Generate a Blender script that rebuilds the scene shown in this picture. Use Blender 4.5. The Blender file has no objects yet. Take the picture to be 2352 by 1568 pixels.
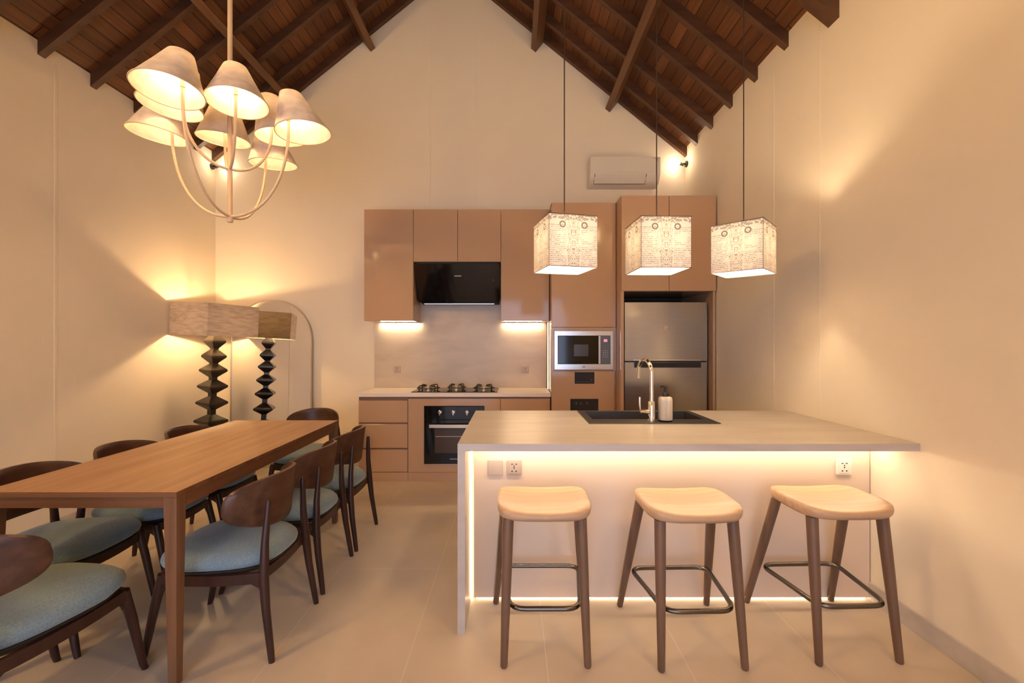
import bpy, bmesh, math, random
from mathutils import Vector, Matrix, Euler
random.seed(4)
PI = math.pi
S = bpy.context.scene
COL = S.collection
R = math.radians

# ---------------------------------------------------------------- camera
CH = 1.376
cd = bpy.data.cameras.new('camera'); cam = bpy.data.objects.new('camera', cd); COL.objects.link(cam)
cam.location = (0, 0, CH); cam.rotation_euler = (R(90), 0, 0)
cd.sensor_fit = 'HORIZONTAL'; cd.sensor_width = 36; cd.lens = 1000 / 2352 * 36
cd.shift_x = -2 / 2352; cd.shift_y = 3 / 2352; cd.clip_start = .05
S.camera = cam
# ---------------------------------------------------------------- world, exposure
w = bpy.data.worlds.new('dusk'); S.world = w; w.use_nodes = True
bg = w.node_tree.nodes['Background']; bg.inputs[0].default_value = (.50, .58, .80, 1); bg.inputs[1].default_value = 2.9
vs = S.view_settings; vs.view_transform = 'Standard'; vs.look = 'None'; vs.gamma = 1; vs.use_curve_mapping = False
vs.exposure = 1.0
cy = S.cycles; cy.use_denoising = True; cy.max_bounces = 10; cy.diffuse_bounces = 6; cy.glossy_bounces = 5
cy.transmission_bounces = 8; cy.sample_clamp_indirect = 20; cy.caustics_reflective = False; cy.caustics_refractive = False
# light strengths (watts of each lamp)
W_CH = 2.6; W_PEN = 9.0; W_FLOOR = 14.0; W_SPOT = 1.2; W_UNDER = 0.9; W_ISL = 2.5; W_FILL = 44.0  # last one drives the added fill globes
WARM = (1, .68, .34); WARM2 = (1, .70, .36); LEDC = (1, .75, .50); SPOTC = (1, .75, .52)
# ---------------------------------------------------------------- room measures
XL, XR, YB, YF = -3.32, 1.92, 4.86, -1.6
XA = -.669; SL = .81
ZR, ZL = 3.54, 3.49; ZA = ZR + SL * (XR - XA)
def deck(x): return ZR + SL * (XR - x) if x > XA else ZL + SL * (x - XL)

# ---------------------------------------------------------------- materials
def ramp_in(nt, fac, c0, c1, p0=0., p1=1.):
    r = nt.nodes.new('ShaderNodeValToRGB'); e = r.color_ramp.elements
    e[0].position = p0; e[1].position = p1; e[0].color = (*c0, 1); e[1].color = (*c1, 1)
    nt.links.new(fac, r.inputs[0]); return r.outputs[0]
def mat(name, col, rough=.5, metal=0., coat=0., spec=.5, emis=None, es=0.):
    m = bpy.data.materials.new(name); m.use_nodes = True
    b = m.node_tree.nodes['Principled BSDF']
    b.inputs['Base Color'].default_value = (*col, 1); b.inputs['Roughness'].default_value = rough
    b.inputs['Metallic'].default_value = metal; b.inputs['Coat Weight'].default_value = coat
    b.inputs['Coat Roughness'].default_value = .08; b.inputs['Specular IOR Level'].default_value = spec
    if emis: b.inputs['Emission Color'].default_value = (*emis, 1); b.inputs['Emission Strength'].default_value = es
    return m
def P(m): return m.node_tree.nodes['Principled BSDF']
def noise_col(m, c0, c1, scale=(1, 1, 1), nscale=3, detail=6, p0=.35, p1=.65, bump=0., dist=0., rough_var=None, uv=False):
    nt = m.node_tree; L = nt.links
    tc = nt.nodes.new('ShaderNodeTexCoord'); mp = nt.nodes.new('ShaderNodeMapping'); mp.inputs['Scale'].default_value = scale
    L.new(tc.outputs['UV' if uv else 'Object'], mp.inputs[0])
    n = nt.nodes.new('ShaderNodeTexNoise'); n.inputs['Scale'].default_value = nscale; n.inputs['Detail'].default_value = detail
    n.inputs['Distortion'].default_value = dist
    L.new(mp.outputs[0], n.inputs['Vector'])
    L.new(ramp_in(nt, n.outputs[0], c0, c1, p0, p1), P(m).inputs['Base Color'])
    if bump:
        b = nt.nodes.new('ShaderNodeBump'); b.inputs['Strength'].default_value = bump; b.inputs['Distance'].default_value = .002
        L.new(n.outputs[0], b.inputs['Height']); L.new(b.outputs[0], P(m).inputs['Normal'])
    if rough_var:
        mr = nt.nodes.new('ShaderNodeMapRange'); mr.inputs[3].default_value, mr.inputs[4].default_value = rough_var
        L.new(n.outputs[0], mr.inputs[0]); L.new(mr.outputs[0], P(m).inputs['Roughness'])
    return m
M = {}
M['wall'] = noise_col(mat('wall_paint', (.8, .74, .66), .75), (.80, .725, .575), (.82, .745, .60), nscale=2, bump=.03)
M['wallR'] = M['wall']
M['joint'] = mat('joint', (.62, .56, .49), .8)
M['skirt'] = noise_col(mat('skirting_tile', (.5, .45, .4), .45), (.47, .42, .37), (.56, .51, .45), nscale=8)
M['cab'] = noise_col(mat('taupe_laminate', (.55, .40, .30), .09, coat=.0, spec=.45), (.50, .325, .205), (.515, .34, .215), nscale=1)
M['cabin'] = mat('taupe_carcass', (.40, .27, .19), .5)
M['groove'] = mat('groove', (.20, .115, .07), .6)
M['black'] = mat('black_glass', (.006, .005, .005), .08, spec=.5)
M['blackm'] = mat('black_matt', (.012, .011, .011), .45)
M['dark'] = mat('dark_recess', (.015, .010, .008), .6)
M['steel'] = noise_col(mat('brushed_steel', (.6, .6, .6), .22, metal=1), (.55, .54, .53), (.66, .65, .63), scale=(1, 1, 90), nscale=6, rough_var=(.18, .28))
M['fridge'] = noise_col(mat('fridge_steel', (.5, .5, .5), .2, metal=.9), (.47, .46, .45), (.52, .51, .50), scale=(1, 1, 120), nscale=4, rough_var=(.14, .2))
M['chrome'] = mat('chrome', (.8, .78, .75), .07, metal=1)
M['gunmetal'] = mat('gunmetal_tube', (.16, .145, .13), .28, metal=1)
M['mirror'] = mat('mirror_glass', (.93, .93, .92), .0, metal=1)
M['gold'] = mat('pale_brass', (.62, .50, .36), .35, metal=.8)
M['cream'] = mat('cream_metal', (.62, .47, .31), .4)
M['white'] = mat('white_plastic', (.72, .68, .58), .35)
M['whiteg'] = mat('outlet_plastic', (.46, .37, .29), .35)
M['beadwood'] = noise_col(mat('ebonised_wood', (.02, .015, .012), .28), (.012, .009, .007), (.035, .026, .018), scale=(1, 1, 6), nscale=8)
M['cord'] = mat('cord', (.03, .015, .008), .6)
M['sink'] = noise_col(mat('black_composite', (.02, .018, .02), .4), (.012, .011, .013), (.035, .032, .034), nscale=300, detail=2)
M['outside'] = mat('outside_frame', (.03, .03, .03), .5)
M['soap'] = noise_col(mat('soap_stone', (.5, .45, .38), .6), (.40, .36, .31), (.62, .56, .47), scale=(6, 6, .6), nscale=6)
# woods
def wood(name, c0, c1, axis, rough=.35, k=1., coat=0., spec=.4):
    sc = [14 * k] * 3; sc[axis] = .9 * k
    m = mat(name, c0, rough, coat=coat, spec=spec)
    return noise_col(m, c0, c1, scale=tuple(sc), nscale=1.6, detail=8, p0=.3, p1=.7, dist=.35, bump=.04)
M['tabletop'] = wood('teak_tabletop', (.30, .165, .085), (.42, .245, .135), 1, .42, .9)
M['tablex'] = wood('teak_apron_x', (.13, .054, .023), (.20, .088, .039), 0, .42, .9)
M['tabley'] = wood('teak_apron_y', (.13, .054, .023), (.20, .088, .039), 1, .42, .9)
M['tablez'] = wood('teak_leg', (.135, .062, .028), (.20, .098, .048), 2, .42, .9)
M['chairz'] = wood('walnut_leg', (.026, .010, .0075), (.052, .020, .014), 2, .32)
M['chairx'] = wood('walnut_back', (.048, .020, .012), (.10, .043, .022), 0, .34)
M['stoolseat'] = wood('ash_seat', (.42, .27, .16), (.56, .38, .235), 0, .38, 1.2)
M['stoolleg'] = wood('ash_leg', (.125, .07, .043), (.19, .11, .068), 2, .38)
M['raft'] = wood('rafter_wood', (.06, .026, .012), (.11, .048, .022), 0, .5, .6)
M['purl'] = wood('purlin_wood', (.10, .045, .02), (.18, .085, .038), 1, .45, .6)
# fabric seat
m = mat('blue_grey_fabric', (.17, .25, .27), .85); noise_col(m, (.14, .215, .26), (.20, .285, .335), nscale=160, detail=3, bump=.12)
P(m).inputs['Sheen Weight'].default_value = .3; M['fabric'] = m
# stone
M['stone'] = noise_col(mat('beige_stone', (.6, .5, .4), .32), (.44, .395, .345), (.51, .46, .405), scale=(1, 5, 5), nscale=2.2, detail=10, dist=.6)
M['stoneE'] = M['stone']
M['counter'] = mat('kitchen_worktop', (.80, .72, .64), .35)
M['splash'] = noise_col(mat('backsplash_stone', (.5, .42, .33), .35), (.52, .435, .325), (.60, .51, .39), scale=(1, 3, 3), nscale=2.0, detail=9, dist=.9)
# floor tiles
m = mat('floor_tile', (.4, .34, .28), .42, spec=.35); nt = m.node_tree; L = nt.links
tc = nt.nodes.new('ShaderNodeTexCoord'); mp = nt.nodes.new('ShaderNodeMapping'); mp.inputs['Location'].default_value = (1.555 + 6, -2.22 + 12, 0)
L.new(tc.outputs['Object'], mp.inputs[0])
br = nt.nodes.new('ShaderNodeTexBrick'); br.offset = 0; br.inputs['Scale'].default_value = 1
br.inputs['Brick Width'].default_value = .6; br.inputs['Row Height'].default_value = 1.2; br.inputs['Mortar Size'].default_value = .0016
br.inputs['Mortar Smooth'].default_value = .1; br.inputs['Mortar'].default_value = (.68, .62, .56, 1)
L.new(mp.outputs[0], br.inputs['Vector'])
n = nt.nodes.new('ShaderNodeTexNoise'); n.inputs['Scale'].default_value = 2.5; n.inputs['Detail'].default_value = 8; L.new(tc.outputs['Object'], n.inputs['Vector'])
c1 = ramp_in(nt, n.outputs[0], (.52, .44, .34), (.62, .53, .42), .3, .7)
L.new(c1, br.inputs['Color1']); L.new(c1, br.inputs['Color2']); L.new(br.outputs[0], P(m).inputs['Base Color']); M['floor'] = m
# roof planks (uv in metres: u down the slope, v along the room)
m = mat('roof_planks', (.2, .09, .04), .5, spec=.3); nt = m.node_tree; L = nt.links
tc = nt.nodes.new('ShaderNodeTexCoord'); mp = nt.nodes.new('ShaderNodeMapping'); mp.inputs['Rotation'].default_value = (0, 0, R(90)); L.new(tc.outputs['UV'], mp.inputs[0])
br = nt.nodes.new('ShaderNodeTexBrick'); br.offset = .5; br.inputs['Scale'].default_value = 1; br.inputs['Brick Width'].default_value = 3.1
br.inputs['Row Height'].default_value = .10; br.inputs['Mortar Size'].default_value = .0035; br.inputs['Mortar'].default_value = (.02, .008, .004, 1)
L.new(mp.outputs[0], br.inputs['Vector'])
br.inputs['Color1'].default_value = (.085, .034, .014, 1); br.inputs['Color2'].default_value = (.18, .075, .030, 1)
n = nt.nodes.new('ShaderNodeTexNoise'); mp2 = nt.nodes.new('ShaderNodeMapping'); mp2.inputs['Scale'].default_value = (25, 1.5, 1); L.new(tc.outputs['UV'], mp2.inputs[0]); L.new(mp2.outputs[0], n.inputs['Vector']); n.inputs['Scale'].default_value = 1.5; n.inputs['Detail'].default_value = 6
mx = nt.nodes.new('ShaderNodeMix'); mx.data_type = 'RGBA'; mx.blend_type = 'MULTIPLY'; mx.inputs[0].default_value = .7
L.new(br.outputs[0], mx.inputs[6]); L.new(ramp_in(nt, n.outputs[0], (.6, .55, .5), (1.2, 1.15, 1.1), .3, .7), mx.inputs[7]); L.new(mx.outputs[2], P(m).inputs['Base Color']); M['planks'] = m
def emit(name, col, strength):
    m = bpy.data.materials.new(name); m.use_nodes = True; nt = m.node_tree; nt.nodes.remove(P(m))
    e = nt.nodes.new('ShaderNodeEmission'); e.inputs[0].default_value = (*col, 1); e.inputs[1].default_value = strength
    nt.links.new(e.outputs[0], nt.nodes['Material Output'].inputs[0]); return m
def bulb_mat(name, col, watts, r): return emit(name, col, watts / (4 * PI * r * r * PI))
def shade_mat(name, col, trans, tcol, tex=None):
    m = bpy.data.materials.new(name); m.use_nodes = True; nt = m.node_tree; L = nt.links; nt.nodes.remove(P(m))
    d = nt.nodes.new('ShaderNodeBsdfDiffuse'); t = nt.nodes.new('ShaderNodeBsdfTranslucent'); a = nt.nodes.new('ShaderNodeAddShader')
    d.inputs[0].default_value = (*col, 1); t.inputs[0].default_value = (*[c * trans for c in tcol], 1)
    L.new(d.outputs[0], a.inputs[0]); L.new(t.outputs[0], a.inputs[1]); L.new(a.outputs[0], nt.nodes['Material Output'].inputs[0])
    return m, nt, d, t
M['shade'], _nt, _d, _t = shade_mat('linen_cone', (.62, .55, .48), .025, (1, .8, .6))
_n = _nt.nodes.new('ShaderNodeTexNoise'); _n.inputs['Scale'].default_value = 5; _n.inputs['Detail'].default_value = 5
_nt.links.new(ramp_in(_nt, _n.outputs[0], (.54, .47, .42), (.68, .61, .53), .35, .65), _d.inputs[0])
# rectangular floor-lamp shade: slubby weave with flecks
M['weave'], _nt, _d, _t = shade_mat('woven_shade', (.5, .4, .3), .012, (1, .75, .5))
_tc = _nt.nodes.new('ShaderNodeTexCoord'); _mp = _nt.nodes.new('ShaderNodeMapping'); _mp.inputs['Scale'].default_value = (6, 6, 28); _nt.links.new(_tc.outputs['Object'], _mp.inputs[0])
_n = _nt.nodes.new('ShaderNodeTexNoise'); _n.inputs['Scale'].default_value = 1.6; _n.inputs['Detail'].default_value = 8; _nt.links.new(_mp.outputs[0], _n.inputs['Vector'])
_nt.links.new(ramp_in(_nt, _n.outputs[0], (.42, .34, .26), (.58, .49, .40), .34, .62), _d.inputs[0])
# printed pendant fabric
def print_mat():
    m, nt, d, t = shade_mat('printed_fabric', (.7, .62, .52), .1, (1, .85, .7)); L = nt.links
    N = nt.nodes.new
    def math_(op, a, b=None, c=None):
        n = N('ShaderNodeMath'); n.operation = op
        for i, v in enumerate((a, b, c)):
            if v is None: continue
            if isinstance(v, (int, float)): n.inputs[i].default_value = v
            else: L.new(v, n.inputs[i])
        return n.outputs[0]
    tc = N('ShaderNodeTexCoord'); sp = N('ShaderNodeSeparateXYZ'); L.new(tc.outputs['UV'], sp.inputs[0])
    u, v = sp.outputs[0], sp.outputs[1]
    au = math_('ABSOLUTE', math_('SUBTRACT', u, .5))
    cb = N('ShaderNodeCombineXYZ'); L.new(au, cb.inputs[0]); L.new(v, cb.inputs[1])
    def noise(vec, s, sc=(1, 1, 1), det=3):
        mp = N('ShaderNodeMapping'); mp.inputs['Scale'].default_value = sc; L.new(vec, mp.inputs[0])
        n = N('ShaderNodeTexNoise'); n.inputs['Scale'].default_value = s; n.inputs['Detail'].default_value = det; L.new(mp.outputs[0], n.inputs['Vector']); return n.outputs[0]
    # script lines
    wob = math_('MULTIPLY', noise(tc.outputs['UV'], 9, (1, .3, 1)), .012)
    ln = math_('GREATER_THAN', math_('SINE', math_('MULTIPLY', math_('ADD', v, wob), 2 * PI * 27)), .1)
    wr = math_('GREATER_THAN', noise(tc.outputs['UV'], 1, (75, 40, 1), 2), .50)
    text = math_('MULTIPLY', ln, wr)
    text = math_('MULTIPLY', text, math_('LESS_THAN', v, .80))
    text = math_('MULTIPLY', text, math_('GREATER_THAN', au, .15))
    text = math_('MULTIPLY', text, math_('GREATER_THAN', noise(tc.outputs['UV'], 3, (1, 2, 1)), .42))
    # mirrored ornament in the middle
    nn = noise(cb.outputs[0], 13, (1.5, .8, 1), 2)
    orn = math_('GREATER_THAN', math_('SINE', math_('MULTIPLY', nn, 42)), .35)
    wid = math_('ADD', .075, math_('MULTIPLY', noise(cb.outputs[0], 5, (0, 1, 1), 0), .11))
    orn = math_('MULTIPLY', orn, math_('LESS_THAN', au, wid))
    orn = math_('MULTIPLY', orn, math_('LESS_THAN', v, .93))
    # round medallions
    du = math_('SUBTRACT', au, .225); dv = math_('SUBTRACT', v, .80)
    dd = math_('SQRT', math_('ADD', math_('MULTIPLY', du, du), math_('MULTIPLY', dv, dv)))
    ring = math_('LESS_THAN', math_('ABSOLUTE', math_('SUBTRACT', dd, .052)), .015)
    dot = math_('LESS_THAN', dd, .012)
    # top garland
    gar = math_('MULTIPLY', math_('GREATER_THAN', v, math_('ADD', .86, math_('MULTIPLY', math_('ABSOLUTE', math_('SINE', math_('MULTIPLY', u, 9.4))), .05))),
                math_('GREATER_THAN', noise(cb.outputs[0], 20, (1, 1.6, 1), 2), .47))
    edge = math_('GREATER_THAN', math_('ABSOLUTE', math_('SUBTRACT', v, .5)), .491)
    edge2 = math_('GREATER_THAN', au, .492)
    a = math_('MAXIMUM', math_('MULTIPLY', text, .72), math_('MULTIPLY', orn, .66))
    a = math_('MAXIMUM', a, math_('MULTIPLY', ring, .8)); a = math_('MAXIMUM', a, math_('MULTIPLY', dot, .6))
    a = math_('MAXIMUM', a, math_('MULTIPLY', gar, .6)); a = math_('MAXIMUM', a, math_('MULTIPLY', math_('MAXIMUM', edge, edge2), .85))
    L.new(ramp_in(nt, a, (.72, .65, .57), (.10, .07, .05)), d.inputs[0])
    tr = .040
    L.new(ramp_in(nt, a, (tr, tr * .92, tr * .80), (tr * .10, tr * .06, tr * .04)), t.inputs[0])
    return m
M['print'] = print_mat()
M['bulbC'] = bulb_mat('chandelier_bulb', WARM, W_CH, .028)
M['bulbP'] = bulb_mat('pendant_bulb', (1, .74, .46), W_PEN, .03)
M['bulbF'] = bulb_mat('floor_bulb', (1, .64, .31), W_FLOOR, .03)
M['globe'] = bulb_mat('fill_globe', (1, .63, .27), W_FILL * .85, .18); M['globeL'] = bulb_mat('fill_globe_left', (1, .63, .26), W_FILL * 1.4, .18)  # unseen globes added to light the room generally
M['bulbS'] = bulb_mat('spot_bulb', SPOTC, W_SPOT, .022)
M['pane'] = mat('window_pane', (1, 1, 1), 0.0)
_nt = M['pane'].node_tree; _nt.nodes.remove(P(M['pane'])); _a = _nt.nodes.new('ShaderNodeBsdfTransparent'); _b = _nt.nodes.new('ShaderNodeBsdfGlossy'); _b.inputs['Roughness'].default_value = 0
_f = _nt.nodes.new('ShaderNodeFresnel'); _x = _nt.nodes.new('ShaderNodeMixShader'); _nt.links.new(_f.outputs[0], _x.inputs[0]); _nt.links.new(_a.outputs[0], _x.inputs[1]); _nt.links.new(_b.outputs[0], _x.inputs[2]); _nt.links.new(_x.outputs[0], _nt.nodes['Material Output'].inputs[0])

# ---------------------------------------------------------------- mesh helpers
ORG = {}
def box(bm, x0, x1, y0, y1, z0, z1, mi=0):
    v = [bm.verts.new((x, y, z)) for x in (x0, x1) for y in (y0, y1) for z in (z0, z1)]
    for q in ((0, 1, 3, 2), (4, 6, 7, 5), (0, 4, 5, 1), (2, 3, 7, 6), (0, 2, 6, 4), (1, 5, 7, 3)):
        bm.faces.new([v[i] for i in q]).material_index = mi
    return v
def boxm(*a):
    bm = bmesh.new(); box(bm, *a); return bm
def prism(bm, pts, axis, a0, a1):
    """extrude polygon pts (2d) along axis 'x','y','z'"""
    def p3(p, a):
        return {'x': (a, p[0], p[1]), 'y': (p[0], a, p[1]), 'z': (p[0], p[1], a)}[axis]
    A = [bm.verts.new(p3(p, a0)) for p in pts]; B = [bm.verts.new(p3(p, a1)) for p in pts]
    n = len(pts); bm.faces.new(A); bm.faces.new(B[::-1])
    for i in range(n): bm.faces.new((A[i], B[i], B[(i + 1) % n], A[(i + 1) % n]))
def tube(bm, pts, rad, seg=12, closed=False, cap=True):
    pts = [Vector(p) for p in pts]; n = len(pts)
    if not hasattr(rad, '__len__'): rad = [rad] * n
    rings = []; prev = None
    for i, p in enumerate(pts):
        if closed: t = (pts[(i + 1) % n] - pts[i - 1]).normalized()
        else: t = (pts[min(i + 1, n - 1)] - pts[max(i - 1, 0)]).normalized()
        if prev is None:
            a = Vector((0, 0, 1)) if abs(t.z) < .9 else Vector((1, 0, 0)); u = t.cross(a).normalized()
        else: u = (prev - t * prev.dot(t)).normalized()
        prev = u; v = t.cross(u)
        rings.append([bm.verts.new(p + (u * math.cos(2 * PI * k / seg) + v * math.sin(2 * PI * k / seg)) * rad[i]) for k in range(seg)])
    m = n if closed else n - 1
    for i in range(m):
        a, b = rings[i], rings[(i + 1) % n]
        for k in range(seg): bm.faces.new((a[k], a[(k + 1) % seg], b[(k + 1) % seg], b[k]))
    if cap and not closed: bm.faces.new(rings[0][::-1]); bm.faces.new(rings[-1])
def lathe(bm, prof, seg=24, mtx=None, ang0=0., close=True):
    rings = []
    for r, z in prof:
        if r < 1e-6: rings.append([bm.verts.new((0, 0, z))])
        else: rings.append([bm.verts.new((r * math.cos(ang0 + 2 * PI * k / seg), r * math.sin(ang0 + 2 * PI * k / seg), z)) for k in range(seg)])
    for a, b in zip(rings, rings[1:]):
        for k in range(seg):
            q = [a[k % len(a)], a[(k + 1) % len(a)], b[(k + 1) % len(b)], b[k % len(b)]]
            q = [x for i, x in enumerate(q) if x not in q[:i]]
            if len(q) > 2: bm.faces.new(q)
    if close:
        for rg, rev in ((rings[0], True), (rings[-1], False)):
            if len(rg) > 2: bm.faces.new(rg[::-1] if rev else rg)
    if mtx is not None: bmesh.ops.transform(bm, matrix=mtx, verts=[v for rg in rings for v in rg])
def ball(bm, c, r, sub=2):
    bmesh.ops.create_icosphere(bm, subdivisions=sub, radius=r, matrix=Matrix.Translation(c))
def obj(name, bm, mt, parent=None, smooth=False, bevel=0., world=True):
    """links bm as one mesh; geometry is given in world coordinates unless world=False (then in the parent's space)"""
    bmesh.ops.recalc_face_normals(bm, faces=bm.faces)
    if parent is None:
        xs = [v.co for v in bm.verts]
        o3 = Vector(((min(c.x for c in xs) + max(c.x for c in xs)) / 2, (min(c.y for c in xs) + max(c.y for c in xs)) / 2, min(c.z for c in xs)))
        off = o3
    else: off = ORG[parent.name] if world else Vector((0, 0, 0))
    for v in bm.verts: v.co -= off
    if smooth:
        for f in bm.faces: f.smooth = True
    me = bpy.data.meshes.new(name); bm.to_mesh(me); bm.free()
    for q in (mt if isinstance(mt, (list, tuple)) else [mt]): me.materials.append(q)
    o = bpy.data.objects.new(name, me); COL.objects.link(o)
    if parent is None: o.location = off; ORG[o.name] = off
    else: o.parent = parent; ORG[o.name] = ORG[parent.name] if world else Vector((0, 0, 0))
    if smooth: me.set_sharp_from_angle(angle=R(40))
    if bevel:
        b = o.modifiers.new('bevel', 'BEVEL'); b.width = bevel; b.segments = 2; b.limit_method = 'ANGLE'
    return o
def thing(name, label, cat, loc=(0, 0, 0), rz=0., group=None):
    o = bpy.data.objects.new(name, None); COL.objects.link(o); o.location = loc; o.rotation_euler = (0, 0, rz); o.empty_display_size = .1
    o['label'] = label; o['category'] = cat
    if group: o['group'] = group
    ORG[o.name] = Vector(loc); return o
def tag(o, label, cat, group=None):
    o['label'] = label; o['category'] = cat
    if group: o['group'] = group
    return o
def struct(name, bm, mt, **k):
    o = obj(name, bm, mt, **k); o['kind'] = 'structure'; return o
def copy_tree(o, parent=None):
    c = o.copy(); COL.objects.link(c); c.parent = parent
    for ch in [x for x in bpy.data.objects if x.parent == o]: copy_tree(ch, c)
    return c

# ================================================================ SETTING
struct('floor', boxm(XL - .1, XR + .1, YF - .1, YB + .1, -.1, 0), M['floor'])
def gable(y0, y1):
    bm = bmesh.new(); prism(bm, [(XL, 0), (XR, 0), (XR, ZR), (XA, ZA), (XL, ZL)], 'y', y0, y1); return bm
struct('wall_back', gable(YB, YB + .1), M['wall'])
struct('wall_left', boxm(XL - .1, XL, YF, YB, 0, ZL), M['wall'])
struct('wall_right', boxm(XR, XR + .1, YF, YB, 0, ZR), M['wall'])
# wall behind the viewer with a wide glazed opening
bm = bmesh.new(); ox0, ox1, oz = -2.3, 1.3, 2.45
prism(bm, [(XL, 0), (ox0, 0), (ox0, oz), (ox1, oz), (ox1, 0), (XR, 0), (XR, ZR), (XA, ZA), (XL, ZL)], 'y', YF - .1, YF)
struct('wall_front', bm, M['wall'])
d1 = bpy.data.objects.new('door_1', None); COL.objects.link(d1); d1.location = ((ox0 + ox1) / 2, YF - .05, 0); d1['kind'] = 'structure'; ORG['door_1'] = Vector(d1.location)
bm = bmesh.new()
for x in (ox0, (ox0 + ox1) / 2 - .03, ox1 - .06): box(bm, x, x + .06, YF - .08, YF - .02, 0, oz)
box(bm, ox0, ox1, YF - .08, YF - .02, oz - .06, oz); box(bm, ox0, ox1, YF - .08, YF - .02, 0, .04)
obj('door_frame', bm, M['outside'], d1)
bm = bmesh.new(); box(bm, ox0 + .06, ox1 - .06, YF - .052, YF - .048, .04, oz - .06); obj('glass_pane', bm, M['pane'], d1)
# roof deck
bm = bmesh.new(); uvl = bm.loops.layers.uv.new('uv')
for side in (1, -1):
    xe, ze = (XR, ZR) if side > 0 else (XL, ZL)
    xo = xe + side * .1; zo = ze - SL * .1
    ln = math.hypot(xo - XA, zo - ZA)
    lo = [(XA, ZA), (xo, zo)]
    for dz, rev in ((0, False), (.06, True)):
        vs_ = [bm.verts.new((lo[0][0], YF - .1, lo[0][1] + dz)), bm.verts.new((lo[1][0], YF - .1, lo[1][1] + dz)), bm.verts.new((lo[1][0], YB + .1, lo[1][1] + dz)), bm.verts.new((lo[0][0], YB + .1, lo[0][1] + dz))]
        f = bm.faces.new(vs_); uv = [(0, YF), (ln, YF), (ln, YB + .2), (0, YB + .2)]
        for l, q in zip(f.loops, uv): l[uvl].uv = q
    q0 = [(lo[0][0], YF - .1), (lo[1][0], YF - .1), (lo[1][0], YB + .1), (lo[0][0], YB + .1)]
struct('ceiling', bm, M['planks'])
# baseboards
struct('baseboard_right', boxm(XR - .012, XR, YF, 2.35, 0, .095), M['skirt'], bevel=.002)
struct('baseboard_left', boxm(XL, XL + .012, YF, YB, 0, .095), M['skirt'], bevel=.002)
struct('baseboard_back', boxm(XL + .012, -1.56, YB - .012, YB, 0, .095), M['skirt'], bevel=.002)
# raised board joints on the walls
def joint_(n, x, y0, y1, z0, z1, ax):
    bm = bmesh.new()
    if ax == 'b': box(bm, x - .012, x + .012, YB - .0035, YB, z0, z1)
    elif ax == 'l': box(bm, XL, XL + .0025, y0, y0 + .02, z0, z1)
    else: box(bm, XR - .0015, XR, y0, y0 + .01, z0, z1)
    struct('trim_%d' % n, bm, M['wall'], bevel=.001)
joint_(1, -.93, 0, 0, 2.76, 4.95, 'b'); joint_(2, -.42, 0, 0, 2.76, 4.95, 'b')
joint_(3, 0, 3.15, 0, .1, 3.4, 'l'); joint_(4, 0, 3.2, 0, .1, 3.4, 'r'); joint_(5, 0, 2.72, 0, .92, 3.4, 'r')

# ---------------------------------------------------------------- rafters and purlins
RD = .10
def rafter(y, side, label, wdt=.05, dep=RD, name='rafter'):
    xe = XR if side > 0 else XL
    ze = deck(xe)
    xa = XA + side * .001
    bm = bmesh.new(); prism(bm, [(xa, ZA - .001), (xe, ze - .001), (xe, ze - dep), (xa, ZA - dep)], 'y', y, y + wdt)
    return tag(obj(name, bm, M['raft']), label, 'rafter' if name == 'rafter' else 'beam', 'rafters under the roof boards' if name == 'rafter' else None)
ords = ['lying against the gable wall', 'second from the gable wall', 'third from the gable wall', 'fourth from the gable wall', 'fifth from the gable wall', 'sixth from the gable wall']
RY = [4.80, 4.52, 4.17, 3.80, 3.41, 3.03]
for y, od in zip(RY, ords):
    for side, sn in ((1, 'right'), (-1, 'left')):
        if side < 0: y_ = y + .01
        else: y_ = y
        if y == 4.80: y_ = y
        rafter(y_, side, 'dark brown wooden rafter on the %s roof slope, %s' % (sn, od))
for side, sn in ((1, 'right'), (-1, 'left')):
    rafter(2.56, side, 'deep dark wooden principal beam on the %s roof slope, thicker than the rafters' % sn, .09, .25, 'roof_beam')
    rafter(2.18, side, 'dark brown rafter on the %s roof slope, in front of the deep beam' % sn)
c39, s39 = math.cos(math.atan(SL)), math.sin(math.atan(SL))
for side, xb, sn, pn in ((1, 1.08, 'right', 'lower'), (1, .253, 'right', 'upper'), (-1, -2.42, 'left', 'lower'), (-1, -1.585, 'left', 'upper')):
    D, Wd = .135, .065
    xt = xb + side * s39 * D                       # downhill top corner
    zt = deck(xt) - RD - .001
    d = Vector((-side * c39, s39)); nrm = Vector((-side * s39, -c39))
    p = Vector((xt, zt)); pts = [p, p + d * Wd, p + d * Wd + nrm * D, p + nrm * D]
    for k, (y0, y1) in enumerate(((YF, 2.559), (2.651, YB - .001)) if False else ((2.651, YB - .001),)):
        bm = bmesh.new(); prism(bm, [tuple(q) for q in pts], 'y', y0, y1)
        tag(obj('purlin', bm, M['purl']), 'brown wooden beam under the rafters, %s of two on the %s roof slope' % (pn, sn), 'beam', 'purlins crossing under the rafters')

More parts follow.
